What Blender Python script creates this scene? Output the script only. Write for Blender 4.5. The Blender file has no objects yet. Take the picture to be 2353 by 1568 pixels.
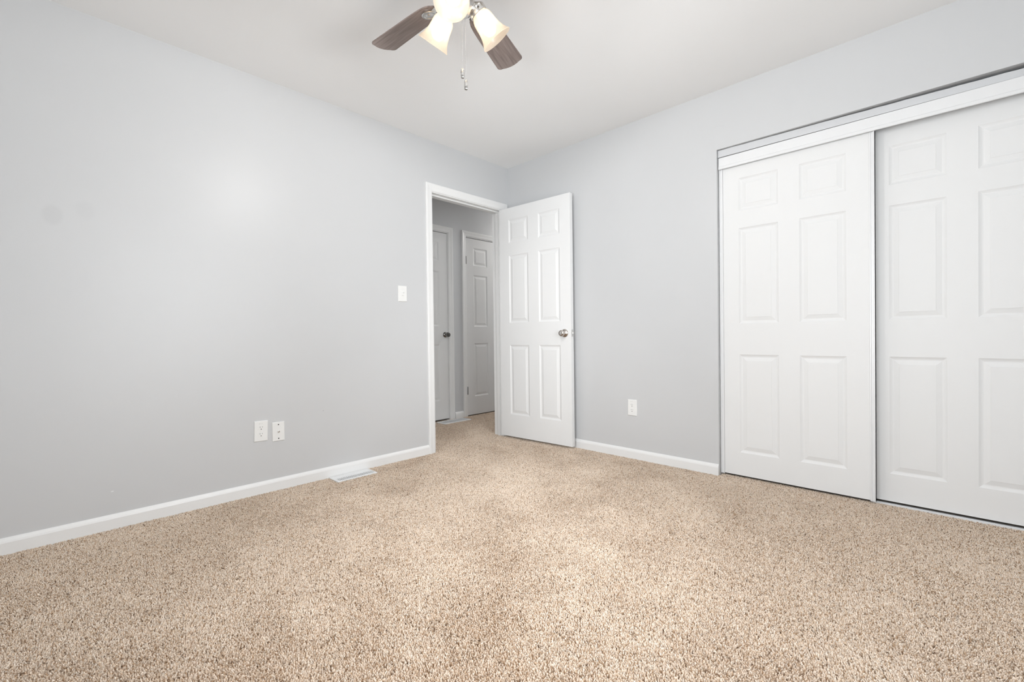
import bpy, bmesh, math
import numpy as np
from mathutils import Vector, Matrix

scene = bpy.context.scene
COL = scene.collection

# ------------------------------------------------------------------ camera
W, H = 2353, 1568
FPX = 1039.69
cam = bpy.data.objects.new('camera', bpy.data.cameras.new('camera'))
COL.objects.link(cam)
cam.data.sensor_fit = 'HORIZONTAL'
cam.data.sensor_width = 36.0
cam.data.lens = FPX * 36.0 / W
cam.data.clip_start = 0.02
fw = Vector((0.71929893, 0.69461925, -0.01063728))
rt = Vector((0.69450649, -0.71937558, -0.01262965))
up = Vector((0.016425, -0.00169684, 0.99986366))
m = Matrix.Identity(4)
for i in range(3):
    m[i][0], m[i][1], m[i][2] = rt[i], up[i], -fw[i]
m.translation = Vector((-2.98237726, -2.90585953, 0.9032158))
cam.matrix_world = m
scene.camera = cam

# ------------------------------------------------------------------ world, light, exposure
world = bpy.data.worlds.new('world')
scene.world = world
world.use_nodes = True
world.node_tree.nodes['Background'].inputs[0].default_value = (0.75, 0.85, 1.0, 1)
world.node_tree.nodes['Background'].inputs[1].default_value = 0.6
vs = scene.view_settings
vs.view_transform = 'Standard'
vs.look = 'None'
vs.exposure = 0.06
vs.gamma = 1.0
vs.use_curve_mapping = False
scene.cycles.sample_clamp_indirect = 6.0
scene.cycles.max_bounces = 9
scene.cycles.diffuse_bounces = 6
scene.cycles.transparent_max_bounces = 16
scene.cycles.adaptive_threshold = 0.03

BULB = 5.4            # radiance of each fan bulb
SPOT = 20.0             # light thrown out of the mouth of each shade (W)
ADDED_DAY1 = 80.0             # light through the added window in the unseen wall behind the camera (W)
ADDED_DAY2 = 62.0             # light through the added window in the unseen wall beside the camera (W)
HALL = 64.0              # radiance of the added hallway lamp
BULB_COL = (1.0, 0.985, 0.97)


def area_light(name, loc, direction, sx, sy, energy, col):
    d = bpy.data.lights.new(name, 'AREA')
    d.shape = 'RECTANGLE'
    d.size, d.size_y = sx, sy
    d.energy = energy
    d.color = col
    o = bpy.data.objects.new(name, d)
    o.location = loc
    o.rotation_euler = Vector(direction).to_track_quat('-Z', 'Y').to_euler()
    COL.objects.link(o)
    return o


area_light('added_window_light', (-3.78, -2.35, 1.25), (1, 0, 0), 1.7, 1.7, ADDED_DAY1, (0.95, 0.98, 1.0))  # enters by the added window behind the camera
area_light('added_window_light', (-1.95, -3.66, 1.3), (0, 1, 0), 1.3, 1.6, ADDED_DAY2, (0.95, 0.98, 1.0))  # enters by the added window beside the camera

# ------------------------------------------------------------------ materials


def mat(name, col, rough=0.5, metal=0.0, spec=0.5, bump=0.0, bscale=200.0, var=0.0, vscale=3.0, aniso=None):
    mt = bpy.data.materials.new(name)
    mt.use_nodes = True
    nt = mt.node_tree
    b = nt.nodes['Principled BSDF']
    b.inputs['Base Color'].default_value = (*col, 1)
    b.inputs['Roughness'].default_value = rough
    b.inputs['Metallic'].default_value = metal
    b.inputs['Specular IOR Level'].default_value = spec
    tc = nt.nodes.new('ShaderNodeTexCoord')
    if bump:
        n = nt.nodes.new('ShaderNodeTexNoise')
        n.inputs['Scale'].default_value = bscale
        n.inputs['Detail'].default_value = 3
        bp = nt.nodes.new('ShaderNodeBump')
        bp.inputs['Strength'].default_value = bump
        bp.inputs['Distance'].default_value = 0.002
        nt.links.new(tc.outputs['Object'], n.inputs['Vector'])
        nt.links.new(n.outputs['Fac'], bp.inputs['Height'])
        nt.links.new(bp.outputs['Normal'], b.inputs['Normal'])
    if var:
        n = nt.nodes.new('ShaderNodeTexNoise')
        n.inputs['Scale'].default_value = vscale
        n.inputs['Detail'].default_value = 4
        r = nt.nodes.new('ShaderNodeValToRGB')
        r.color_ramp.elements[0].position, r.color_ramp.elements[1].position = 0.3, 0.7
        r.color_ramp.elements[0].color = (*[c * (1 - var) for c in col], 1)
        r.color_ramp.elements[1].color = (*[min(1, c * (1 + var)) for c in col], 1)
        nt.links.new(tc.outputs['Object'], n.inputs['Vector'])
        nt.links.new(n.outputs['Fac'], r.inputs['Fac'])
        nt.links.new(r.outputs['Color'], b.inputs['Base Color'])
    return mt


WALLC = (0.607, 0.614, 0.622)
M_wall = mat('grey_satin_paint', WALLC, 0.40, spec=0.5, bump=0.05, bscale=260, var=0.008, vscale=2.0)
M_ceil = mat('flat_ceiling_paint', (0.935, 0.935, 0.93), 0.9, spec=0.2, bump=0.06, bscale=180, var=0.008, vscale=1.5)
M_trim = mat('white_semigloss_trim', (0.83, 0.832, 0.826), 0.38, var=0.008, vscale=4)
M_door = mat('white_door_paint', (0.80, 0.803, 0.80), 0.48, spec=0.3, bump=0.05, bscale=300)
M_steel = mat('white_painted_steel', (0.79, 0.795, 0.80), 0.33, var=0.006)
M_board = mat('grey_header_paint', (0.63, 0.64, 0.655), 0.5, var=0.012, vscale=6)
M_plastic = mat('white_plastic', (0.84, 0.84, 0.825), 0.3, var=0.004)
M_slot = mat('dark_slot', (0.03, 0.03, 0.03), 0.6, var=0.1)
M_slotlt = mat('blade_slot', (0.16, 0.16, 0.155), 0.6, var=0.1)
M_mark = mat('faint_stamp', (0.55, 0.55, 0.54), 0.6, var=0.05)
M_nickel = mat('brushed_nickel', (0.66, 0.65, 0.63), 0.28, metal=1.0, bump=0.03, bscale=600)
M_satin = mat('satin_nickel_knob', (0.60, 0.56, 0.52), 0.17, metal=1.0, var=0.03)
M_pewter = mat('dark_pewter', (0.22, 0.215, 0.205), 0.22, metal=1.0, var=0.05)
M_chain = mat('bead_chain', (0.42, 0.41, 0.40), 0.3, metal=1.0, var=0.05)
M_bronze = mat('dark_bronze_hinge', (0.05, 0.048, 0.045), 0.4, metal=0.6, var=0.05)
M_chrome = mat('polished_pull', (0.72, 0.71, 0.69), 0.12, metal=1.0, var=0.03)
M_dark = mat('dark_void', (0.02, 0.02, 0.02), 0.8, var=0.1)
M_back = mat('carpet_backing', (0.60, 0.51, 0.42), 0.95, var=0.1, vscale=80)
M_pan = mat('register_duct', (0.045, 0.05, 0.055), 0.7, var=0.1)
M_regist = mat('white_register_enamel', (0.82, 0.825, 0.83), 0.32, var=0.006)


def blade_material():
    mt = bpy.data.materials.new('walnut_blade')
    mt.use_nodes = True
    nt = mt.node_tree
    b = nt.nodes['Principled BSDF']
    b.inputs['Roughness'].default_value = 0.42
    tc = nt.nodes.new('ShaderNodeTexCoord')
    mp = nt.nodes.new('ShaderNodeMapping')
    mp.inputs['Scale'].default_value = (2.2, 26, 26)
    n = nt.nodes.new('ShaderNodeTexNoise')
    n.inputs['Scale'].default_value = 3.0
    n.inputs['Detail'].default_value = 6
    n.inputs['Distortion'].default_value = 0.6
    r = nt.nodes.new('ShaderNodeValToRGB')
    r.color_ramp.elements[0].position, r.color_ramp.elements[1].position = 0.3, 0.72
    r.color_ramp.elements[0].color = (0.165, 0.125, 0.112, 1)
    r.color_ramp.elements[1].color = (0.30, 0.24, 0.215, 1)
    nt.links.new(tc.outputs['Object'], mp.inputs['Vector'])
    nt.links.new(mp.outputs['Vector'], n.inputs['Vector'])
    nt.links.new(n.outputs['Fac'], r.inputs['Fac'])
    nt.links.new(r.outputs['Color'], b.inputs['Base Color'])
    return mt


M_blade = blade_material()


def shade_material():
    # frosted white glass of a lit lamp: part clear, part diffusing, a little gloss
    mt = bpy.data.materials.new('frosted_glass_shade')
    mt.use_nodes = True
    nt = mt.node_tree
    nt.nodes.remove(nt.nodes['Principled BSDF'])
    out = nt.nodes['Material Output']
    tl = nt.nodes.new('ShaderNodeBsdfTranslucent')
    tl.inputs[0].default_value = (0.95, 0.82, 0.66, 1)
    df = nt.nodes.new('ShaderNodeBsdfDiffuse')
    df.inputs[0].default_value = (0.93, 0.86, 0.77, 1)
    tr = nt.nodes.new('ShaderNodeBsdfTransparent')
    tr.inputs[0].default_value = (1.0, 0.97, 0.93, 1)
    gl = nt.nodes.new('ShaderNodeBsdfGlossy')
    gl.inputs['Roughness'].default_value = 0.2
    n = nt.nodes.new('ShaderNodeTexNoise')
    n.inputs['Scale'].default_value = 25
    mr = nt.nodes.new('ShaderNodeMapRange')
    mr.inputs['To Min'].default_value = 0.42
    mr.inputs['To Max'].default_value = 0.50
    nt.links.new(n.outputs['Fac'], mr.inputs['Value'])
    m1, m2, m3 = [nt.nodes.new('ShaderNodeMixShader') for _ in range(3)]
    m1.inputs[0].default_value = 0.45
    nt.links.new(tl.outputs[0], m1.inputs[1])
    nt.links.new(df.outputs[0], m1.inputs[2])
    nt.links.new(mr.outputs['Result'], m2.inputs[0])
    nt.links.new(m1.outputs[0], m2.inputs[1])
    nt.links.new(tr.outputs[0], m2.inputs[2])
    m3.inputs[0].default_value = 0.04
    nt.links.new(m2.outputs[0], m3.inputs[1])
    nt.links.new(gl.outputs[0], m3.inputs[2])
    nt.links.new(m3.outputs[0], out.inputs['Surface'])
    return mt


M_shade = shade_material()


def emit_material(name, col, strength):
    mt = bpy.data.materials.new(name)
    mt.use_nodes = True
    nt = mt.node_tree
    nt.nodes.remove(nt.nodes['Principled BSDF'])
    e = nt.nodes.new('ShaderNodeEmission')
    e.inputs[0].default_value = (*col, 1)
    e.inputs[1].default_value = strength
    nt.links.new(e.outputs[0], nt.nodes['Material Output'].inputs['Surface'])
    return mt


M_bulb = emit_material('lit_bulb', (1.0, 0.93, 0.84), BULB)


def wall_left_material():
    # the same satin paint with two round touched-up patches and a nail hole
    mt = M_wall.copy()
    mt.name = 'grey_satin_paint_patched'
    nt = mt.node_tree
    b = nt.nodes['Principled BSDF']
    src = b.inputs['Base Color'].links[0].from_socket
    tc = [x for x in nt.nodes if x.type == 'TEX_COORD'][0]
    for (x, z, rx, rz, soft, k) in ((-2.945, 1.477, 0.040, 0.052, 0.35, 0.955), (-2.835, 1.517, 0.042, 0.052, 0.45, 0.975),
                                    (-1.735, 0.437, 0.0022, 0.0022, 0.3, 0.25), (-2.763, 0.178, 0.007, 0.0035, 0.4, 1.28)):
        mp = nt.nodes.new('ShaderNodeMapping')
        mp.vector_type = 'TEXTURE'
        mp.inputs['Location'].default_value = (x, 0, z)
        mp.inputs['Scale'].default_value = (rx, 1, rz)
        ln = nt.nodes.new('ShaderNodeVectorMath')
        ln.operation = 'LENGTH'
        mr = nt.nodes.new('ShaderNodeMapRange')
        mr.inputs['From Min'].default_value = 1 - soft
        mr.inputs['From Max'].default_value = 1.0
        mr.inputs['To Min'].default_value = 1
        mr.inputs['To Max'].default_value = 0
        mx = nt.nodes.new('ShaderNodeMix')
        mx.data_type = 'RGBA'
        mx.blend_type = 'MULTIPLY'
        mx.inputs['B'].default_value = (k, k, k, 1)
        sel = [i for i in mx.inputs if i.type == 'RGBA']
        nt.links.new(tc.outputs['Object'], mp.inputs['Vector'])
        nt.links.new(mp.outputs['Vector'], ln.inputs[0])
        nt.links.new(ln.outputs['Value'], mr.inputs['Value'])
        nt.links.new(mr.outputs['Result'], mx.inputs['Factor'])
        nt.links.new(src, sel[0])
        sel[1].default_value = (k, k, k, 1)
        src = [o for o in mx.outputs if o.type == 'RGBA'][0]
    nt.links.new(src, b.inputs['Base Color'])
    return mt


M_wall_left = wall_left_material()

# ------------------------------------------------------------------ mesh helpers


class MB:
    def __init__(self):
        self.v, self.f = [], []

    def add(self, vs_, fs_, mx=None):
        o = len(self.v)
        for p in vs_:
            p = Vector(p)
            self.v.append(mx @ p if mx else p)
        self.f += [[i + o for i in f] for f in fs_]
        return self

    def box(self, x0, x1, y0, y1, z0, z1, mx=None):
        return self.add([(x0, y0, z0), (x1, y0, z0), (x1, y1, z0), (x0, y1, z0),
                         (x0, y0, z1), (x1, y0, z1), (x1, y1, z1), (x0, y1, z1)],
                        [(3, 2, 1, 0), (4, 5, 6, 7), (0, 1, 5, 4), (1, 2, 6, 5), (2, 3, 7, 6), (3, 0, 4, 7)], mx)

    def lathe(self, prof, seg=32, mx=None, cap0=True, cap1=True):
        """prof: (radius, height) pairs about local z"""
        vs_, fs_ = [], []
        for r, z in prof:
            for k in range(seg):
                a = 2 * math.pi * k / seg
                vs_.append((r * math.cos(a), r * math.sin(a), z))
        for i in range(len(prof) - 1):
            for k in range(seg):
                k2 = (k + 1) % seg
                fs_.append((i * seg + k, i * seg + k2, (i + 1) * seg + k2, (i + 1) * seg + k))
        if cap0:
            fs_.append(tuple(reversed(range(seg))))
        if cap1:
            fs_.append(tuple(range((len(prof) - 1) * seg, len(prof) * seg)))
        return self.add(vs_, fs_, mx)

    def tube(self, path, r, seg=10):
        path = [Vector(p) for p in path]
        vs_, fs_ = [], []
        for i, p in enumerate(path):
            t = (path[min(i + 1, len(path) - 1)] - path[max(i - 1, 0)]).normalized()
            a = t.orthogonal().normalized() if i == 0 else (a - a.dot(t) * t).normalized()
            b = t.cross(a)
            for k in range(seg):
                w = 2 * math.pi * k / seg
                vs_.append(p + r * (math.cos(w) * a + math.sin(w) * b))
        for i in range(len(path) - 1):
            for k in range(seg):
                k2 = (k + 1) % seg
                fs_.append((i * seg + k, i * seg + k2, (i + 1) * seg + k2, (i + 1) * seg + k))
        fs_.append(tuple(reversed(range(seg))))
        fs_.append(tuple(range((len(path) - 1) * seg, len(path) * seg)))
        return self.add(vs_, fs_)

    def sphere(self, c, r, seg=8, rings=6):
        prof = []
        for i in range(1, rings):
            t = math.pi * i / rings
            prof.append((r * math.sin(t), -r * math.cos(t)))
        return self.lathe(prof, seg, Matrix.Translation(c))

    def prism(self, outline, z0, z1, mx=None):
        n = len(outline)
        vs_ = [(x, y, z0) for x, y in outline] + [(x, y, z1) for x, y in outline]
        fs_ = [tuple(reversed(range(n))), tuple(range(n, 2 * n))]
        fs_ += [(i, (i + 1) % n, n + (i + 1) % n, n + i) for i in range(n)]
        return self.add(vs_, fs_, mx)

    def sweep(self, prof, path, normals):
        """prof (w, t) swept along a polyline: w across (mitred), t out of the wall. normals: (across, out) per path point"""
        vs_, fs_ = [], []
        n = len(prof)
        for p, (ac, ou) in zip(path, normals):
            for w, t in prof:
                vs_.append(Vector(p) + Vector(ac) * w + Vector(ou) * t)
        for i in range(len(path) - 1):
            for k in range(n):
                k2 = (k + 1) % n
                fs_.append((i * n + k, i * n + k2, (i + 1) * n + k2, (i + 1) * n + k))
        fs_.append(tuple(reversed(range(n))))
        fs_.append(tuple(range((len(path) - 1) * n, len(path) * n)))
        return self.add(vs_, fs_)


# parents keep identity matrices unless a matrix is set on the root; children are modelled in the root's space
def _build(self, name, material, parent=None, smooth=False, bevel=0.0, angle=35):
    me = bpy.data.meshes.new(name)
    me.from_pydata([tuple(p) for p in self.v], [], self.f)
    bm = bmesh.new()
    bm.from_mesh(me)
    bmesh.ops.recalc_face_normals(bm, faces=bm.faces)
    bm.to_mesh(me)
    bm.free()
    me.materials.append(material)
    if smooth:
        me.shade_smooth()
        me.set_sharp_from_angle(angle=math.radians(angle))
    o = bpy.data.objects.new(name, me)
    COL.objects.link(o)
    if parent is not None:
        o.parent = parent
    if bevel:
        bv = o.modifiers.new('bevel', 'BEVEL')
        bv.width, bv.segments, bv.limit_method = bevel, 2, 'ANGLE'
        bv.angle_limit = math.radians(40)
    return o


MB.build = _build


def tag(o, label, cat, group=None, kind=None):
    o['label'] = label
    o['category'] = cat
    if group:
        o['group'] = group
    if kind:
        o['kind'] = kind
    return o


def struct(o, label, cat):
    return tag(o, label, cat, kind='structure')


def root(name, loc, label, cat, mx=None, group=None):
    o = bpy.data.objects.new(name, None)
    o.empty_display_size = 0.05
    COL.objects.link(o)
    o.matrix_world = mx if mx is not None else Matrix.Translation(loc)
    return tag(o, label, cat, group)


# ------------------------------------------------------------------ room shell
HC = 2.44               # ceiling
XB, YF = -3.62, -3.50   # wall behind the camera (added window), wall to the camera's right
JL, JR, JT = -0.853, -0.091, 2.036      # bedroom door opening between the jambs
TW = 0.12               # wall thickness
HY = 1.035              # far wall of the hallway
CL, CR, CT = -1.849, -3.352, 2.067      # closet opening
HX0, HX1 = -1.5, 2.2    # ends of the hallway

struct(MB().box(XB - .15, 0.85, YF - .15, HY + .15, -0.12, -0.013).box(0.85, HX1 + .1, 0, HY + .15, -0.12, -0.013)
       .build('floor', M_back), 'floor under the beige carpet of the bedroom and hallway', 'floor')
struct(MB().box(XB - .15, 0.85, YF - .15, HY + .15, HC, HC + .1).box(0.85, HX1 + .1, 0, HY + .15, HC, HC + .1)
       .build('ceiling', M_ceil), 'smooth white flat ceiling above the whole room', 'ceiling')
g = 0.018               # jamb thickness
struct(MB().box(XB - .15, JL - g, 0, TW, -.03, HC).box(JR + g, HX1, 0, TW, -.03, HC).box(JL - g, JR + g, 0, TW, JT + g, HC)
       .build('wall_left', M_wall_left), 'long light grey wall with the doorway, left of the corner', 'wall')
struct(MB().box(0, .115, CL, 0, -.03, HC).box(0, .115, YF - .12, CR, -.03, HC).box(0, .115, CR, CL, CT, HC)
       .build('wall_right', M_wall), 'light grey wall with the closet opening, right of the corner', 'wall')
wy0, wy1, wz0, wz1 = -3.2, -1.5, 0.40, 2.10
struct(MB().box(XB - .12, XB, YF - .12, wy0, -.03, HC).box(XB - .12, XB, wy1, 0, -.03, HC)
       .box(XB - .12, XB, wy0, wy1, -.03, wz0).box(XB - .12, XB, wy0, wy1, wz1, HC)
       .build('wall_back', M_wall), 'light grey wall behind the camera with an added window', 'wall')
vz0 = 0.50
vx0, vx1 = -2.60, -1.30
struct(MB().box(XB, vx0, YF - .12, YF, -.03, HC).box(vx1, 0, YF - .12, YF, -.03, HC).box(vx0, vx1, YF - .12, YF, -.03, vz0)
       .box(vx0, vx1, YF - .12, YF, 2.10, HC).build('wall_front', M_wall), 'light grey wall beside the camera, out of the picture', 'wall')
struct(MB().box(.115, .80, CL + .3, CL + .36, -.03, HC).box(.115, .80, YF - .12, YF - .06, -.03, HC)
       .box(.74, .80, YF - .06, CL + .3, -.03, HC).build('wall_closet', M_wall), 'grey inside walls of the closet', 'wall')
# hallway
D2 = (-0.668, 0.097)    # hall door seen at the left of the doorway
D3 = (0.366, 1.128)     # hall door seen next to the open bedroom door
HT = 2.036
mb = MB()
for a, b in ((HX0, D2[0] - .02), (D2[1] + .02, D3[0] - .02), (D3[1] + .02, HX1)):
    mb.box(a, b, HY, HY + .12, -.03, HC)
for d in (D2, D3):
    mb.box(d[0] - .02, d[1] + .02, HY, HY + .12, HT + .02, HC)
    mb.box(d[0] - .02, d[1] + .02, HY + .10, HY + .12, -.03, HT + .02)  # unseen slab added behind each door to stop light leaking under it
struct(mb.build('wall_hallway', M_wall), 'grey far wall of the hallway seen through the open doorway', 'wall')
struct(MB().box(HX0 - .1, HX0, TW, HY + .12, -.03, HC).box(HX1, HX1 + .1, 0, HY + .12, -.03, HC)
       .build('wall_hallway_end', M_wall), 'grey end walls of the hallway', 'wall')

# window added in the unseen wall behind the camera, to light the room
wn = MB()
for a in ((wy0, wy0 + .05, wz0, wz1), (wy1 - .05, wy1, wz0, wz1), (wy0, wy1, wz0, wz0 + .05), (wy0, wy1, wz1 - .05, wz1),
          (wy0, wy1, 1.455, 1.495)):
    wn.box(XB - .09, XB - .04, *a)
win = struct(wn.build('added_window_1', M_trim), 'added white double hung window in the wall behind the camera', 'window')
gm = bpy.data.materials.new('added_window_glass')
gm.use_nodes = True
nt = gm.node_tree
nt.nodes.remove(nt.nodes['Principled BSDF'])
t_, g_, x_ = nt.nodes.new('ShaderNodeBsdfTransparent'), nt.nodes.new('ShaderNodeBsdfGlossy'), nt.nodes.new('ShaderNodeMixShader')
fr_ = nt.nodes.new('ShaderNodeFresnel')
g_.inputs['Roughness'].default_value = 0.02
nt.links.new(fr_.outputs[0], x_.inputs[0])
nt.links.new(t_.outputs[0], x_.inputs[1])
nt.links.new(g_.outputs[0], x_.inputs[2])
nt.links.new(x_.outputs[0], nt.nodes['Material Output'].inputs['Surface'])
MB().box(XB - .067, XB - .063, wy0 + .05, wy1 - .05, wz0 + .05, wz1 - .05).build('pane', gm, win)
mb = MB()
for a in ((wy0 - .06, wy0, wz0 - .06, wz1 + .06), (wy1, wy1 + .06, wz0 - .06, wz1 + .06), (wy0, wy1, wz1, wz1 + .06), (wy0, wy1, wz0 - .06, wz0)):
    mb.box(XB, XB + .014, *a)
struct(mb.build('trim_3', M_trim, bevel=.003), 'white casing around the added window behind the camera', 'trim')

wn = MB()  # window added in the unseen side wall to brighten the left wall
for a in ((vx0, vx0 + .05, vz0, wz1), (vx1 - .05, vx1, vz0, wz1), (vx0, vx1, vz0, vz0 + .05), (vx0, vx1, wz1 - .05, wz1), (vx0, vx1, 1.455, 1.495)):
    wn.box(a[0], a[1], YF - .09, YF - .04, a[2], a[3])
win2 = struct(wn.build('added_window_2', M_trim), 'added white double hung window in the wall beside the camera', 'window')
MB().box(vx0 + .05, vx1 - .05, YF - .067, YF - .063, vz0 + .05, wz1 - .05).build('pane', gm, win2)
mb = MB()
for a in ((vx0 - .06, vx0, vz0 - .06, wz1 + .06), (vx1, vx1 + .06, vz0 - .06, wz1 + .06), (vx0, vx1, wz1, wz1 + .06), (vx0, vx1, vz0 - .06, vz0)):
    mb.box(a[0], a[1], YF, YF + .014, a[2], a[3])
struct(mb.build('trim_6', M_trim, bevel=.003), 'white casing around the added window beside the camera', 'trim')

# ------------------------------------------------------------------ baseboards
BH = 0.068
BPROF = [(0, 0), (0, .0125), (.048, .0125), (.056, .0105), (.063, .006), (BH, .003), (BH, 0)]   # (height, thickness)


def baseboard(name, runs, label):
    b = MB()
    for (p, q_, out, ret) in runs:
        p, q_, out = Vector(p), Vector(q_), Vector(out)
        vs_, n = [], len(BPROF)
        for e in (p, q_):
            vs_ += [e + out * t + Vector((0, 0, -.012 + (h + .012 if h else 0))) for h, t in BPROF]
        fs_ = [(k, (k + 1) % n, n + (k + 1) % n, n + k) for k in range(n)] + [tuple(reversed(range(n))), tuple(range(n, 2 * n))]
        b.add(vs_, fs_)
    return struct(b.build(name, M_trim), label, 'baseboard')


CW = 0.060              # casing width
baseboard('baseboard_left', [((XB, 0, 0), (JL - .006 - CW, 0, 0), (0, -1, 0), 0)], 'white baseboard along the left wall up to the doorway')
baseboard('baseboard_right', [((0, -.02, 0), (0, CL, 0), (-1, 0, 0), 0)], 'short white baseboard between the open door and the closet')
baseboard('baseboard_back', [((XB, YF, 0), (XB, 0, 0), (1, 0, 0), 0)], 'white baseboard behind the camera')
baseboard('baseboard_front', [((XB, YF, 0), (0, YF, 0), (0, 1, 0), 0), ((0, YF, 0), (0, CR, 0), (-1, 0, 0), 0)], 'white baseboard beside the camera')
baseboard('baseboard_hallway', [((HX0, HY, 0), (D2[0] - .08, HY, 0), (0, -1, 0), 0), ((D2[1] + .08, HY, 0), (D3[0] - .07, HY, 0), (0, -1, 0), 0),
                                ((D3[1] + .08, HY, 0), (HX1, HY, 0), (0, -1, 0), 0)], 'short white baseboard between the two hallway doors')

# ------------------------------------------------------------------ door casings and jambs
CPROF = [(0, 0), (0, .0135), (.004, .0155), (.016, .0155), (.024, .0135), (.034, .0115), (.050, .0105), (.056, .0085), (CW, .005), (CW, 0)]


def casing(name, x0, x1, top, y, outy, label, jamb_y0, jamb_y1, stop=None, rside=CW):
    """mitred casing on the y plane around an opening x0..x1 plus its jamb lining"""
    r = .006
    o = MB()
    path = [(x0 - r - CW, y, -.012), (x0 - r - CW, y, top + r + CW), (x1 + r + CW, y, top + r + CW), (x1 + r + CW, y, -.012)]
    ou = (0, outy, 0)
    nrm = [((1, 0, 0), ou), ((1, 0, -1), ou), ((-1, 0, -1), ou), ((-1, 0, 0), ou)]
    o.sweep(CPROF, path, nrm)
    t = struct(o.build(name, M_trim), label, 'trim')
    j = MB()
    j.box(x0 - .018, x0, jamb_y0, jamb_y1, -.012, top).box(x1, x1 + .018, jamb_y0, jamb_y1, -.012, top)
    j.box(x0 - .018, x1 + .018, jamb_y0, jamb_y1, top, top + .018)
    j.build('jamb', M_trim, t)
    if stop:
        s = MB()
        s.box(x0, x0 + .011, stop[0], stop[1], -.012, top - .011).box(x1 - .011, x1, stop[0], stop[1], -.012, top - .011)
        s.box(x0, x1, stop[0], stop[1], top - .011, top)
        s.build('door_stop', M_trim, t, bevel=.002)
    return t


casing('trim_1', JL, JR, JT, 0, -1, 'white casing and jamb around the open bedroom doorway', 0.0, TW, (.038, .072))
casing('trim_4', D2[0] - .003, D2[1] + .003, HT, HY, -1, 'white casing around the hallway door with the dark knob', HY, HY + .12)
casing('trim_5', D3[0] - .003, D3[1] + .003, HT, HY, -1, 'white casing around the hallway door with dark hinges', HY, HY + .12)

# ------------------------------------------------------------------ six panel doors
PPROF = [(0.0, 0.0), (.003, -.0018), (.008, -.0042), (.013, -.0058), (.0175, -.0062), (.036, -.0020), (.0385, -.0015), (.0395, -.0006)]


def panel_face(b, w, z0, z1, cols, rows, t, sign, mx=None):
    """one face of a moulded six panel door; local x across the width, y thickness (face at y=t, out = sign)"""
    xs = sorted({0, w, *[c for p in cols for c in p]})
    zs = sorted({z0, z1, *[c for p in rows for c in p]})
    for i in range(len(xs) - 1):
        for j in range(len(zs) - 1):
            a, c, d, e = xs[i], xs[i + 1], zs[j], zs[j + 1]
            if (a, c) in cols and (d, e) in rows:
                vs_, fs_ = [], []
                for ins, dep in PPROF:
                    y = t + sign * dep
                    vs_ += [(a + ins, y, d + ins), (c - ins, y, d + ins), (c - ins, y, e - ins), (a + ins, y, e - ins)]
                for k in range(len(PPROF) - 1):
                    for s in range(4):
                        s2 = (s + 1) % 4
                        fs_.append((4 * k + s, 4 * k + s2, 4 * k + 4 + s2, 4 * k + 4 + s))
                k = 4 * (len(PPROF) - 1)
                fs_.append((k, k + 1, k + 2, k + 3))
                b.add(vs_, fs_, mx)
            else:
                b.add([(a, t, d), (c, t, d), (c, t, e), (a, t, e)], [(0, 1, 2, 3)], mx)


def six_panel(w, z0, z1, cols, rows, thick):
    b = MB()
    panel_face(b, w, z0, z1, cols, rows, 0, -1)
    panel_face(b, w, z0, z1, cols, rows, thick, 1)
    b.add([(0, 0, z0), (w, 0, z0), (w, thick, z0), (0, thick, z0), (0, 0, z1), (w, 0, z1), (w, thick, z1), (0, thick, z1)],
          [(0, 1, 2, 3), (4, 5, 6, 7), (0, 3, 7, 4), (1, 2, 6, 5)])
    return b


def finish_slab(o):
    bm = bmesh.new()
    bm.from_mesh(o.data)
    bmesh.ops.remove_doubles(bm, verts=bm.verts, dist=1e-5)
    bmesh.ops.recalc_face_normals(bm, faces=bm.faces)
    bm.to_mesh(o.data)
    bm.free()


ROWS_H = [(.214, .826), (1.020, 1.613), (1.722, 1.927)]
COLS = [(.110, .325), (.435, .650)]


def knob_part(parent, name, x, z, y, s, material, rose_r=.033, knob_r=.025, length=.060, keyhole=False):
    """round door knob standing out of the face y in direction s"""
    mx = Matrix.Translation((x, y, z)) @ Matrix.Rotation(math.radians(90 if s < 0 else -90), 4, 'X')
    k = MB().lathe([(rose_r, 0), (rose_r, .004), (rose_r * .93, .008), (rose_r * .62, .012), (.0145, .016), (.0125, .026), (.016, .032),
                    (knob_r * .92, .037), (knob_r, .043), (knob_r, .050), (knob_r * .86, length - .003), (knob_r * .55, length)], 36, mx)
    o = k.build(name, material, parent, smooth=True, angle=50)
    if keyhole:
        MB().lathe([(.0095, length - .001), (.009, length + .0015), (.006, length + .002)], 20, mx).build('lock_cylinder', M_chrome, o, smooth=True)
        MB().box(-.0007, .0007, -.004, .004, length + .0015, length + .0024, mx).build('keyhole', M_slot, o)
    return o


# bedroom door, swung open a little past ninety degrees against the right wall
DW, DT = 0.752, 0.035
ang = math.radians(-90 + 3.2)      # local +x runs from hinge to free edge
hinge = Vector((-0.130, -0.010, 0))
mxd = Matrix.Translation(hinge) @ Matrix.Rotation(ang, 4, 'Z')
door = six_panel(DW, .019, 2.030, COLS, ROWS_H, DT)
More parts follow.
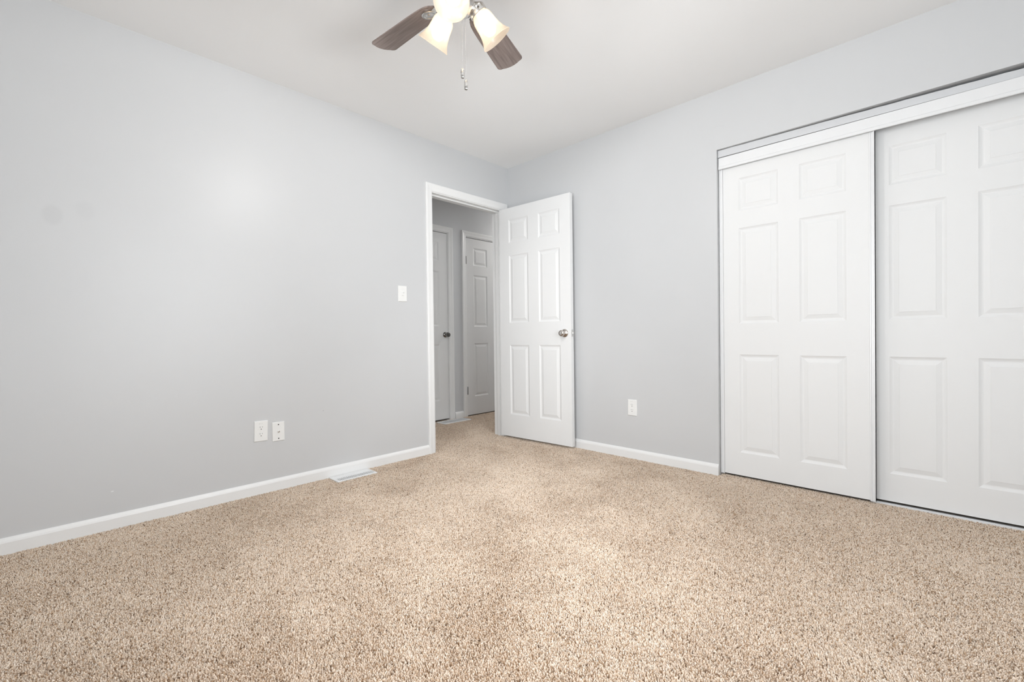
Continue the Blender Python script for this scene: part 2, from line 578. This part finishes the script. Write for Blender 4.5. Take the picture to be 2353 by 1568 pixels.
# local -y side faces the camera side; local y=0 is the visible face
d1 = door.build('door_1', M_door)
finish_slab(d1)
d1.matrix_world = mxd
struct(d1, 'open white six panel bedroom door with a nickel knob, near the corner', 'door')
knob_part(d1, 'door_knob', .692, .922, 0, -1, M_satin, keyhole=True)
knob_part(d1, 'door_knob', .692, .922, DT, 1, M_satin, knob_r=.024, length=.050)
lp = MB().box(DW, DW + .0012, .006, .029, .894, .951).build('latch_plate', M_nickel, d1)
MB().box(DW + .0012, DW + .011, .010, .025, .914, .932).build('latch_bolt', M_chrome, lp, bevel=.003)
for hz in (.25, 1.03, 1.80):
    h_ = MB().lathe([(.006, hz - .045), (.006, hz + .045)], 12, Matrix.Translation((-.004, DT + .004, 0)))
    h_.build('hinge', M_trim, d1, smooth=True)

# hallway doors (closed)
mx2 = Matrix.Translation((D2[0], HY + .004, 0))
d2 = six_panel(D2[1] - D2[0], .013, 2.030, COLS, ROWS_H, .035).build('door_2', M_door)
finish_slab(d2)
d2.matrix_world = mx2
struct(d2, 'closed white hallway door with a dark round knob, partly hidden by the casing', 'door')
knob_part(d2, 'door_knob', (D2[1] - D2[0]) - .040, .928, 0, -1, M_pewter, rose_r=.030, knob_r=.027, length=.066)
mx3 = Matrix.Translation((D3[0], HY + .004, 0))
d3 = six_panel(D3[1] - D3[0], .006, 2.030, COLS, ROWS_H, .035).build('door_3', M_door)
finish_slab(d3)
d3.matrix_world = mx3
struct(d3, 'closed white hallway door with dark hinges, seen beside the open door', 'door')
for hz in (.288, 1.775):
    hh = MB().lathe([(.0045, hz - .045), (.0045, hz + .045)], 12, Matrix.Translation((-.003, -.005, 0)))
    ho = hh.build('hinge', M_bronze, d3, smooth=True)
    MB().box(.001, .010, -.0025, 0, hz - .044, hz + .044).build('hinge_leaf', M_nickel, ho)
knob_part(d3, 'door_knob', (D3[1] - D3[0]) - .065, .928, 0, -1, M_pewter, rose_r=.030, knob_r=.027, length=.066)

# ------------------------------------------------------------------ closet: two bypass doors, track, header board
ROWS_C = [(.158, .771), (.964, 1.558), (1.664, 1.867)]


def closet_door(name, y_left, w, xf, z0, z1, coloff, label):
    # local x runs along world -y; local -y faces the room (world -x)
    mx = Matrix(((0, 1, 0, xf), (-1, 0, 0, y_left), (0, 0, 1, 0), (0, 0, 0, 1)))
    cols = [(coloff, coloff + .218), (coloff + .325, coloff + .543)]
    o = six_panel(w, z0, z1, cols, ROWS_C, .030).build(name, M_door)
    finish_slab(o)
    o.matrix_world = mx
    struct(o, label, 'door')
    for a in (-.004, w - .018):
        e = MB()
        e.box(a, a + .022, .0, .033, z0, z1)
        e.box(a, a + .007, -.006, .034, z0 - .004, z1)
        e.box(a + .0145, a + .022, -.006, .034, z0 - .004, z1)
        e.box(a, a + .022, -.0025, .034, z0 - .004, z1)
        e.build('edge_strip', M_steel, o, bevel=.0012)
    return o


closet_door('door_4', CL - .006, .770, .036, .014, 1.955, .110, 'white six panel sliding closet door in front, nearest the room corner')
closet_door('door_5', -2.572, .770, .088, .013, 1.985, .110, 'white six panel sliding closet door behind, at the right edge')

# fascia and channels of the top track
tr = MB()
FZ0, FZ1 = 1.944, 2.017
tr.add([(x, y, z) for y in (CL - .004, CR + .004) for x, z in ((.020, FZ1), (.0195, FZ0 + .020), (.0165, FZ0 + .016), (.0165, FZ0 + .002), (.0185, FZ0),
                                                        (.022, FZ0), (.022, FZ1))],
       [(k, (k + 1) % 7, 7 + (k + 1) % 7, 7 + k) for k in range(7)] + [tuple(range(6, -1, -1)), tuple(range(7, 14))])
track = tag(tr.build('closet_door_track', M_steel), 'long white metal fascia track above the two sliding closet doors', 'door track')
MB().box(.022, .112, CR + .004, CL - .004, FZ1 - .020, FZ1 - .016).box(.070, .073, CR + .004, CL - .004, FZ1 - .045, FZ1 - .020)\
    .build('channel', M_steel, track)
# grey painted header board, dropping away from the drywall towards the right
hb = MB()
n = 40
vs_, rng = [], np.random.default_rng(3)
for i in range(n + 1):
    y = CL - .002 + (CR - CL + .002) * i / n
    f = i / n
    top = CT - .0022 - .0145 * f ** 1.5 + (rng.random() - .5) * .0018
    xf = .016 + .014 * f
    vs_ += [(xf, y, FZ1 + .0035), (xf, y, top), (.060, y, top), (.060, y, FZ1 + .0035)]
fs_ = [(4 * i + k, 4 * i + (k + 1) % 4, 4 * i + 4 + (k + 1) % 4, 4 * i + 4 + k) for i in range(n) for k in range(4)]
fs_ += [(3, 2, 1, 0), (4 * n, 4 * n + 1, 4 * n + 2, 4 * n + 3)]
hb.add(vs_, fs_)
struct(hb.build('trim_2', M_board), 'grey painted header board above the closet track with a ragged gap', 'trim')
# floor guide channel, showing under the rear door
fg = MB().box(.062, .112, CR + .004, -2.612, -.012, -.002).box(.062, .065, CR + .004, -2.612, -.002, .0035).box(.078, .080, CR + .004, -2.612, -.002, .0035)
tag(fg.build('floor_track', M_steel), 'thin white metal floor track under the right closet door', 'door track')

# ------------------------------------------------------------------ wall plates


def plate_mesh(w, h, d, edge=.004):
    o = MB()
    a, b, c = w / 2, h / 2, edge
    ring = lambda x, z, y: [(-x, y, -z), (x, y, -z), (x, y, z), (-x, y, z)]
    vs_ = ring(a, b, 0) + ring(a, b, -d * .35) + ring(a - c * .4, b - c * .4, -d * .8) + ring(a - c, b - c, -d)
    fs_ = [(0, 1, 2, 3), (12, 13, 14, 15)]
    for k in range(3):
        for s in range(4):
            fs_.append((4 * k + s, 4 * k + (s + 1) % 4, 4 * k + 4 + (s + 1) % 4, 4 * k + 4 + s))
    return o.add(vs_, fs_)


RX = lambda x, z: Matrix.Translation((x, 0, z)) @ Matrix.Rotation(math.radians(90), 4, 'X')


def outlet(mx, w, h, label):
    r = root('power_outlet', None, label, 'outlet', mx=mx, group='power outlets')
    plate_mesh(w, h, .0065).build('cover_plate', M_plastic, r)
    for dz in (.0195, -.0195):
        oct_ = [(.0165 * math.cos(t) , min(.0135, max(-.0135, .0165 * math.sin(t)))) for t in [2 * math.pi * k / 28 for k in range(28)]]
        f = MB().prism(oct_, .0060, .0074, RX(0, dz)).build('receptacle', M_plastic, r)
        MB().box(-.0072, -.0052, -.0078, -.0073, dz + .0005, dz + .0085).box(.0052, .0070, -.0078, -.0073, dz + .0015, dz + .0080)\
            .build('blade_slots', M_slotlt, f)
        MB().lathe([(.0026, .0073), (.0026, .0079)], 14, RX(0, dz - .0075)).build('ground_hole', M_slot, f)
    MB().lathe([(.003, .006), (.003, .0075), (.002, .008)], 14, RX(0, 0)).build('screw', M_plastic, r, smooth=True)
    MB().box(-.012, -.004, -.0068, -.0064, .0425, .0445).box(.001, .0075, -.0068, -.0064, .043, .0445).build('stamp', M_mark, r)
    return r


rz = lambda a: Matrix.Rotation(math.radians(a), 4, 'Y')
outlet(Matrix.Translation((-2.105, 0, .365)) @ rz(1.6), .074, .120, 'white duplex power outlet low on the left wall, beside the cable jack')
outlet(Matrix.Translation((0, -1.2415, .370)) @ Matrix.Rotation(math.radians(-90), 4, 'Z'), .073, .117,
       'white duplex power outlet on the right wall between open door and closet')

cx = root('cable_outlet', None, 'white cable jack plate with two dark screws, right of the left outlet', 'wall plate',
          mx=Matrix.Translation((-2.009, 0, .348)))
plate_mesh(.069, .114, .0055, .003).build('cover_plate', M_plastic, cx)
for dz in (.0415, -.0415):
    MB().lathe([(.0036, .005), (.0036, .0062), (.0025, .0068)], 14, RX(0, dz)).build('screw', M_slot, cx, smooth=True)
cn = MB().lathe([(.0062, .005), (.0062, .0085)], 6, RX(0, 0)).build('hex_nut', M_nickel, cx)
MB().lathe([(.0046, .0085), (.0046, .0165)], 16, RX(0, 0)).build('connector', M_nickel, cn, smooth=True)
MB().lathe([(.0018, .0165), (.0018, .0168)], 10, RX(0, 0)).build('connector_hole', M_slot, cn)

sw = root('light_switch', None, 'white double light switch plate on the left wall beside the doorway', 'light switch',
          mx=Matrix.Translation((-1.1335, 0, 1.2275)))
plate_mesh(.073, .117, .006).build('cover_plate', M_plastic, sw)
for dz, tilt in ((.0105, 16), (-.0105, -14)):
    s_ = MB().box(-.0125, .0125, -.0072, -.0055, dz - .0075, dz + .0075).build('switch_frame', M_plastic, sw, bevel=.001)
    MB().box(-.0045, .0045, -.0175, -.006, -.0036, .0036, Matrix.Translation((0.002, 0, dz)) @ Matrix.Rotation(math.radians(tilt), 4, 'Z'))\
        .build('toggle', M_plastic, s_, bevel=.0015)
for dz in (.030, -.030):
    MB().lathe([(.003, .0055), (.003, .0068), (.002, .0074)], 14, RX(0, dz)).build('screw', M_plastic, sw, smooth=True)

# ------------------------------------------------------------------ floor registers


def register(name, x0, x1, y0, y1, nfin, label, top, border, rows):
    r = root(name, ((x0 + x1) / 2, (y0 + y1) / 2, 0), label, 'floor vent')
    hx, hy = (x1 - x0) / 2, (y1 - y0) / 2
    ix, iy = hx - border[0], hy - border[1]
    f = MB()
    # sloping rim
    o_, i_ = [(-hx, -hy), (hx, -hy), (hx, hy), (-hx, hy)], [(-ix, -iy), (ix, -iy), (ix, iy), (-ix, iy)]
    c_ = [(a * (hx - .006) / hx, b * (hy - .006) / hy) for a, b in o_]
    vs_ = [(x, y, -.004) for x, y in o_] + [(x, y, top - .002) for x, y in o_] + [(x, y, top) for x, y in c_] + \
          [(x, y, top) for x, y in i_] + [(x, y, -.010) for x, y in i_]
    fs_ = [(4 * k + s, 4 * k + (s + 1) % 4, 4 * k + 4 + (s + 1) % 4, 4 * k + 4 + s) for k in range(4) for s in range(4)]
    f.add(vs_, fs_)
    if rows == 2:
        f.box(-ix, ix, .001, iy, -.008, top - .0006)
    f.build('frame', M_regist, r)
    fins = MB()
    step = 2 * ix / nfin
    fw_ = .24 if rows == 2 else .17
    spans = [(-iy, iy, 38)] if rows == 1 else [(-iy, .001, 6)]
    for y_a, y_b, tl in spans:
        for k in range(nfin):
            xk = -ix + (k + .5) * step
            fins.box(-step * fw_, step * fw_, y_a, y_b, -.006, .0, Matrix.Translation((xk, 0, top - .001)) @ Matrix.Rotation(math.radians(tl), 4, 'Y'))
    fins.build('fins', M_regist, r)
    MB().box(-ix, ix, -iy, iy, -.0125, -.0115).build('duct', M_pan, r)
    return r


REG1 = (-1.714, -1.440, -.1465, -.0185)
REG2 = (-.115, .246, .842, .988)
register('floor_register', *REG1, 21, 'white metal floor vent beside the left baseboard in the bedroom', .0035, (.014, .010), 2)
register('floor_register', *REG2, 13, 'white metal floor vent in the hallway before the far doors', .006, (.014, .014), 1)

# ------------------------------------------------------------------ ceiling fan
FC = Vector((-1.824, -1.528, HC))
fan = root('ceiling_fan', FC, 'brown bladed ceiling fan with three lit glass shades and pull chains', 'ceiling fan')
MB().lathe([(.078, 0), (.080, -.012), (.074, -.028), (.060, -.040), (.112, -.050), (.122, -.065), (.124, -.120), (.116, -.140), (.090, -.156),
            (.060, -.162)], 48).build('motor_housing', M_nickel, fan, smooth=True)
MB().lathe([(.052, -.160), (.054, -.168), (.054, -.205), (.048, -.214)], 40).build('switch_housing', M_nickel, fan, smooth=True)
MB().lathe([(.046, -.212), (.056, -.218), (.058, -.236), (.050, -.256), (.030, -.270), (.012, -.276), (.008, -.286), (.003, -.290)], 40)\
    .build('light_hub', M_nickel, fan, smooth=True)

BZ = -0.1775     # blade plane below the ceiling
R0, R1 = .150, .538


def blade_outline():
    top, pts = [], []
    # half widths along the blade (u from root to tip)
    for u, hw in ((0.0, .034), (.012, .044), (.035, .051), (.07, .055), (.12, .058), (.20, .061), (.30, .065), (.355, .067)):
        top.append((R0 + u, hw))
    tip = []
    rc = .020
    for k in range(7):
        a = math.pi / 2 * (1 - k / 6)
        tip.append((R1 - .012 - rc + rc * math.cos(a), .067 - rc + rc * math.sin(a)))
    arc = [(R1 - .012 + .012 * (1 - (y / .047) ** 2), y) for y in (.030, .015, 0, -.015, -.030)]
    upper = top + tip
    lower = [(x, -y) for x, y in reversed(upper)]
    rootarc = [(R0 - .010, -.020), (R0 - .013, 0), (R0 - .010, .020)]
    return upper + arc + lower + rootarc


OUT = blade_outline()
PITCH = -12.7
for k in range(5):
    az = math.radians(93.8 + 72 * k - (3.0 if k == 3 else 0))
    mxb = Matrix.Rotation(az, 4, 'Z') @ Matrix.Translation((0, 0, BZ)) @ Matrix.Rotation(math.radians(PITCH), 4, 'X')
    b_ = MB().prism(OUT, -.003, .003).build('blade', M_blade, fan, bevel=.0015)
    b_.matrix_local = mxb
    br = MB()
    br.lathe([(.031, -.003), (.0315, -.0075), (.029, -.0095), (.023, -.0095), (.0215, -.008), (.012, -.008), (.010, -.009), (.0085, -.0105), (.004, -.011)],
             32, Matrix.Translation((R0 + .040, 0, 0)))
    br.add([(.070, -.016, .012), (.070, .016, .012), (R0 + .03, .013, -.004), (R0 + .03, -.013, -.004),
            (.070, -.016, .006), (.070, .016, .006), (R0 + .03, .013, -.009), (R0 + .03, -.013, -.009)],
           [(0, 1, 2, 3), (7, 6, 5, 4), (0, 4, 5, 1), (1, 5, 6, 2), (2, 6, 7, 3), (3, 7, 4, 0)])
    br.build('blade_bracket', M_nickel, b_, smooth=True)

SH_OUT = [(.0300, .000), (.0310, .006), (.0375, .014), (.0410, .024), (.0425, .038), (.0440, .056), (.0475, .076), (.0535, .094), (.0610, .108), (.0660, .1155)]
neck = (.076, 2.196 - HC)
mouth = (.153, 2.110 - HC)
AX = Vector((mouth[0] - neck[0], 0, mouth[1] - neck[1])).normalized()
for k in range(3):
    az = math.radians(98 + 120 * k)
    # local z = axis of the shade
    zax = Matrix.Rotation(az, 3, 'Z') @ AX
    pos = Matrix.Rotation(az, 3, 'Z') @ Vector((neck[0], 0, neck[1]))
    rot = Vector((0, 0, 1)).rotation_difference(zax).to_matrix().to_4x4()
    mxs = Matrix.Translation(pos) @ rot
    prof = [(r, z) for r, z in SH_OUT] + [(SH_OUT[-1][0] - .0012, .1170)] + [(r - .003, z) for r, z in reversed(SH_OUT)]
    sh = MB().lathe(prof, 48, None, cap0=False, cap1=False).build('lamp_shade', M_shade, fan, smooth=True, angle=60)
    sh.matrix_local = mxs
    cup = MB().lathe([(.011, -.048), (.013, -.038), (.022, -.030), (.033, -.022), (.0365, -.016), (.0370, .003), (.0350, .005), (.033, .003)], 40)
    hub_local = mxs.inverted() @ Vector((0, 0, -.238))
    cup.tube([(0, 0, -.040), (0, 0, -.052), tuple(hub_local)], .010, 12)
    co = cup.build('shade_holder', M_nickel, fan, smooth=True)
    co.matrix_local = mxs
    for s in range(3):
        a = 2 * math.pi * s / 3 + .5
        scr = MB().lathe([(.0035, .0), (.0042, .002), (.0042, .007), (.003, .009)], 12,
                         Matrix.Rotation(a, 4, 'Z') @ Matrix.Translation((.0355, 0, -.007)) @ Matrix.Rotation(math.radians(90), 4, 'Y'))
        scr.build('thumb_screw', M_pewter, co, smooth=True)
    bl = MB()
    bl.lathe([(.0125, .004), (.013, .018), (.019, .036), (.0255, .052), (.0275, .066), (.0245, .080), (.017, .090), (.007, .0945)], 28)
    bo = bl.build('light_bulb', M_bulb, fan, smooth=True)
    bo.matrix_local = mxs
    ld = bpy.data.lights.new('lamp_light', 'SPOT')
    ld.energy, ld.color, ld.shadow_soft_size = SPOT, BULB_COL, .045
    ld.spot_size, ld.spot_blend = math.radians(152), .4
    lo = bpy.data.objects.new('lamp_light', ld)
    COL.objects.link(lo)
    lo.parent = fan
    lo.matrix_local = mxs @ Matrix.Translation((0, 0, .125)) @ Matrix.Rotation(math.pi, 4, 'X')

vh = Vector((.719, .695, 0)).normalized()
vr = Vector((.695, -.719, 0)).normalized()
for off, zt, zb in ((vh * .050 + vr * .0006, 1.988, 1.950), (vh * .049 + vr * .0138, 1.942, 1.903)):
    ch = MB()
    z = -.205
    while z > zt - HC:
        ch.sphere((off.x, off.y, z), .0016, 8, 5)
        z -= .0044
    ch.tube([(off.x, off.y, -.20), (off.x, off.y, zt - HC)], .0005, 5)
    c_ = ch.build('pull_chain', M_chain, fan, smooth=True)
    L_ = zt - zb
    MB().lathe([(.002, L_), (.005, L_ - .002), (.0072, L_ - .008), (.0078, L_ * .5), (.0074, .003), (.0062, 0)], 12,
               Matrix.Translation((off.x, off.y, zb - HC))).build('pull_handle', M_chrome, c_, smooth=True, angle=25)

# ------------------------------------------------------------------ hallway lamp added beyond the view, for the light from the right
hl = root('added_ceiling_light', (1.75, .56, HC), 'added round ceiling light of the hallway, out of view to the right', 'ceiling light')
MB().lathe([(.14, 0), (.14, -.02), (.13, -.025)], 32).build('base', M_nickel, hl, smooth=True)
MB().lathe([(.13, -.02), (.125, -.05), (.09, -.08), (.04, -.092), (.01, -.094)], 32).build('lamp_shade', emit_material('added_hall_lamp', (1, .975, .945), HALL), hl, smooth=True)

# ------------------------------------------------------------------ carpet pile (individual yarns, flecked beige)


def vnoise(x, y, s, seed):
    r = np.random.default_rng(seed)
    t = r.random((256, 256))
    fx, fy = x * s, y * s
    ix, iy = np.floor(fx).astype(int), np.floor(fy).astype(int)
    ux, uy = fx - ix, fy - iy
    ux, uy = ux * ux * (3 - 2 * ux), uy * uy * (3 - 2 * uy)
    g_ = lambda a, b: t[a % 256, b % 256]
    return (g_(ix, iy) * (1 - ux) + g_(ix + 1, iy) * ux) * (1 - uy) + (g_(ix, iy + 1) * (1 - ux) + g_(ix + 1, iy + 1) * ux) * uy


def carpet():
    rg = np.random.default_rng(11)
    SP = .0038
    P = []
    for (x0, x1, y0, y1) in ((XB, -.006, YF, -.006), (JL, JR, -.006, TW), (-.75, 1.45, TW, HY - .004), (-.006, .060, CR + .004, CL - .004)):
        gx, gy = np.meshgrid(np.arange(x0, x1, SP), np.arange(y0, y1, SP))
        p = np.stack([gx.ravel(), gy.ravel()], 1)
        p += (rg.random(p.shape) - .5) * SP * 1.15
        P.append(p)
    P = np.concatenate(P)
    keep = np.ones(len(P), bool)
    for (x0, x1, y0, y1) in (REG1, REG2):
        keep &= ~((P[:, 0] > x0 - .003) & (P[:, 0] < x1 + .003) & (P[:, 1] > y0 - .003) & (P[:, 1] < y1 + .003))
    P = P[keep]
    n = len(P)
    x, y = P[:, 0], P[:, 1]
    # the lie of the pile wanders in broad brushed patches
    u_, v_ = (x + y) * .7071, (x - y) * .7071
    n1 = vnoise(x + 9, y + 9, 1.6, 1) * .22 + vnoise(u_ + 12.3, (v_ + 9) * 1.9, 2.6, 2) * .42 + vnoise(x + 9, y + 9, 8.0, 3) * .36
    lie = (n1 - .5) * 2
    ang_ = rg.random(n) * 2 * np.pi
    amp = .0042 * rg.random(n) ** .7
    bias = .0060 * lie
    dx = np.cos(ang_) * amp + bias * .62
    dy = np.sin(ang_) * amp + bias * .78
    hgt = .0128 + .0035 * (rg.random(n) - .5) - .0018 * np.abs(lie)
    K = 4
    pts = np.zeros((n, K, 3), np.float32)
    curl = (rg.random((n, 2)) - .5) * .0035
    for k in range(K):
        t = k / (K - 1)
        b = math.sin(math.pi * t)
        pts[:, k, 0] = x + dx * t ** 1.4 + curl[:, 0] * b
        pts[:, k, 1] = y + dy * t ** 1.4 + curl[:, 1] * b
        pts[:, k, 2] = -.0135 + hgt * t
    # keep yarns off the walls and baseboards
    rad = np.tile(np.array([.0016, .0017, .0017, .0013], np.float32), (n, 1))
    pal = np.array([(.805, .69, .58), (.765, .645, .525), (.69, .545, .41), (.85, .76, .66), (.45, .31, .20), (.22, .15, .10)], np.float32)
    prob = np.array([.29, .23, .17, .19, .09, .03])
    idx = rg.choice(len(pal), n, p=prob)
    col = pal[idx] * (0.95 + .16 * rg.random((n, 1)))
    hc = bpy.data.hair_curves.new('carpet_pile')
    hc.add_curves([K] * n)
    hc.attributes['position'].data.foreach_set('vector', pts.ravel())
    ra = hc.attributes.get('radius') or hc.attributes.new('radius', 'FLOAT', 'POINT')
    ra.data.foreach_set('value', rad.ravel())
    ca = hc.attributes.new('yarn_colour', 'FLOAT_COLOR', 'CURVE')
    ca.data.foreach_set('color', np.concatenate([col, np.ones((n, 1))], 1).astype(np.float32).ravel())
    mt = bpy.data.materials.new('flecked_beige_yarn')
    mt.use_nodes = True
    nt = mt.node_tree
    b = nt.nodes['Principled BSDF']
    b.inputs['Roughness'].default_value = .85
    b.inputs['Specular IOR Level'].default_value = .15
    at = nt.nodes.new('ShaderNodeAttribute')
    at.attribute_name = 'yarn_colour'
    nt.links.new(at.outputs['Color'], b.inputs['Base Color'])
    hc.materials.append(mt)
    o = bpy.data.objects.new('carpet_pile', hc)
    COL.objects.link(o)
    tag(o, 'beige flecked cut pile carpet covering the bedroom and hallway floor', 'carpet', kind='stuff')


carpet()
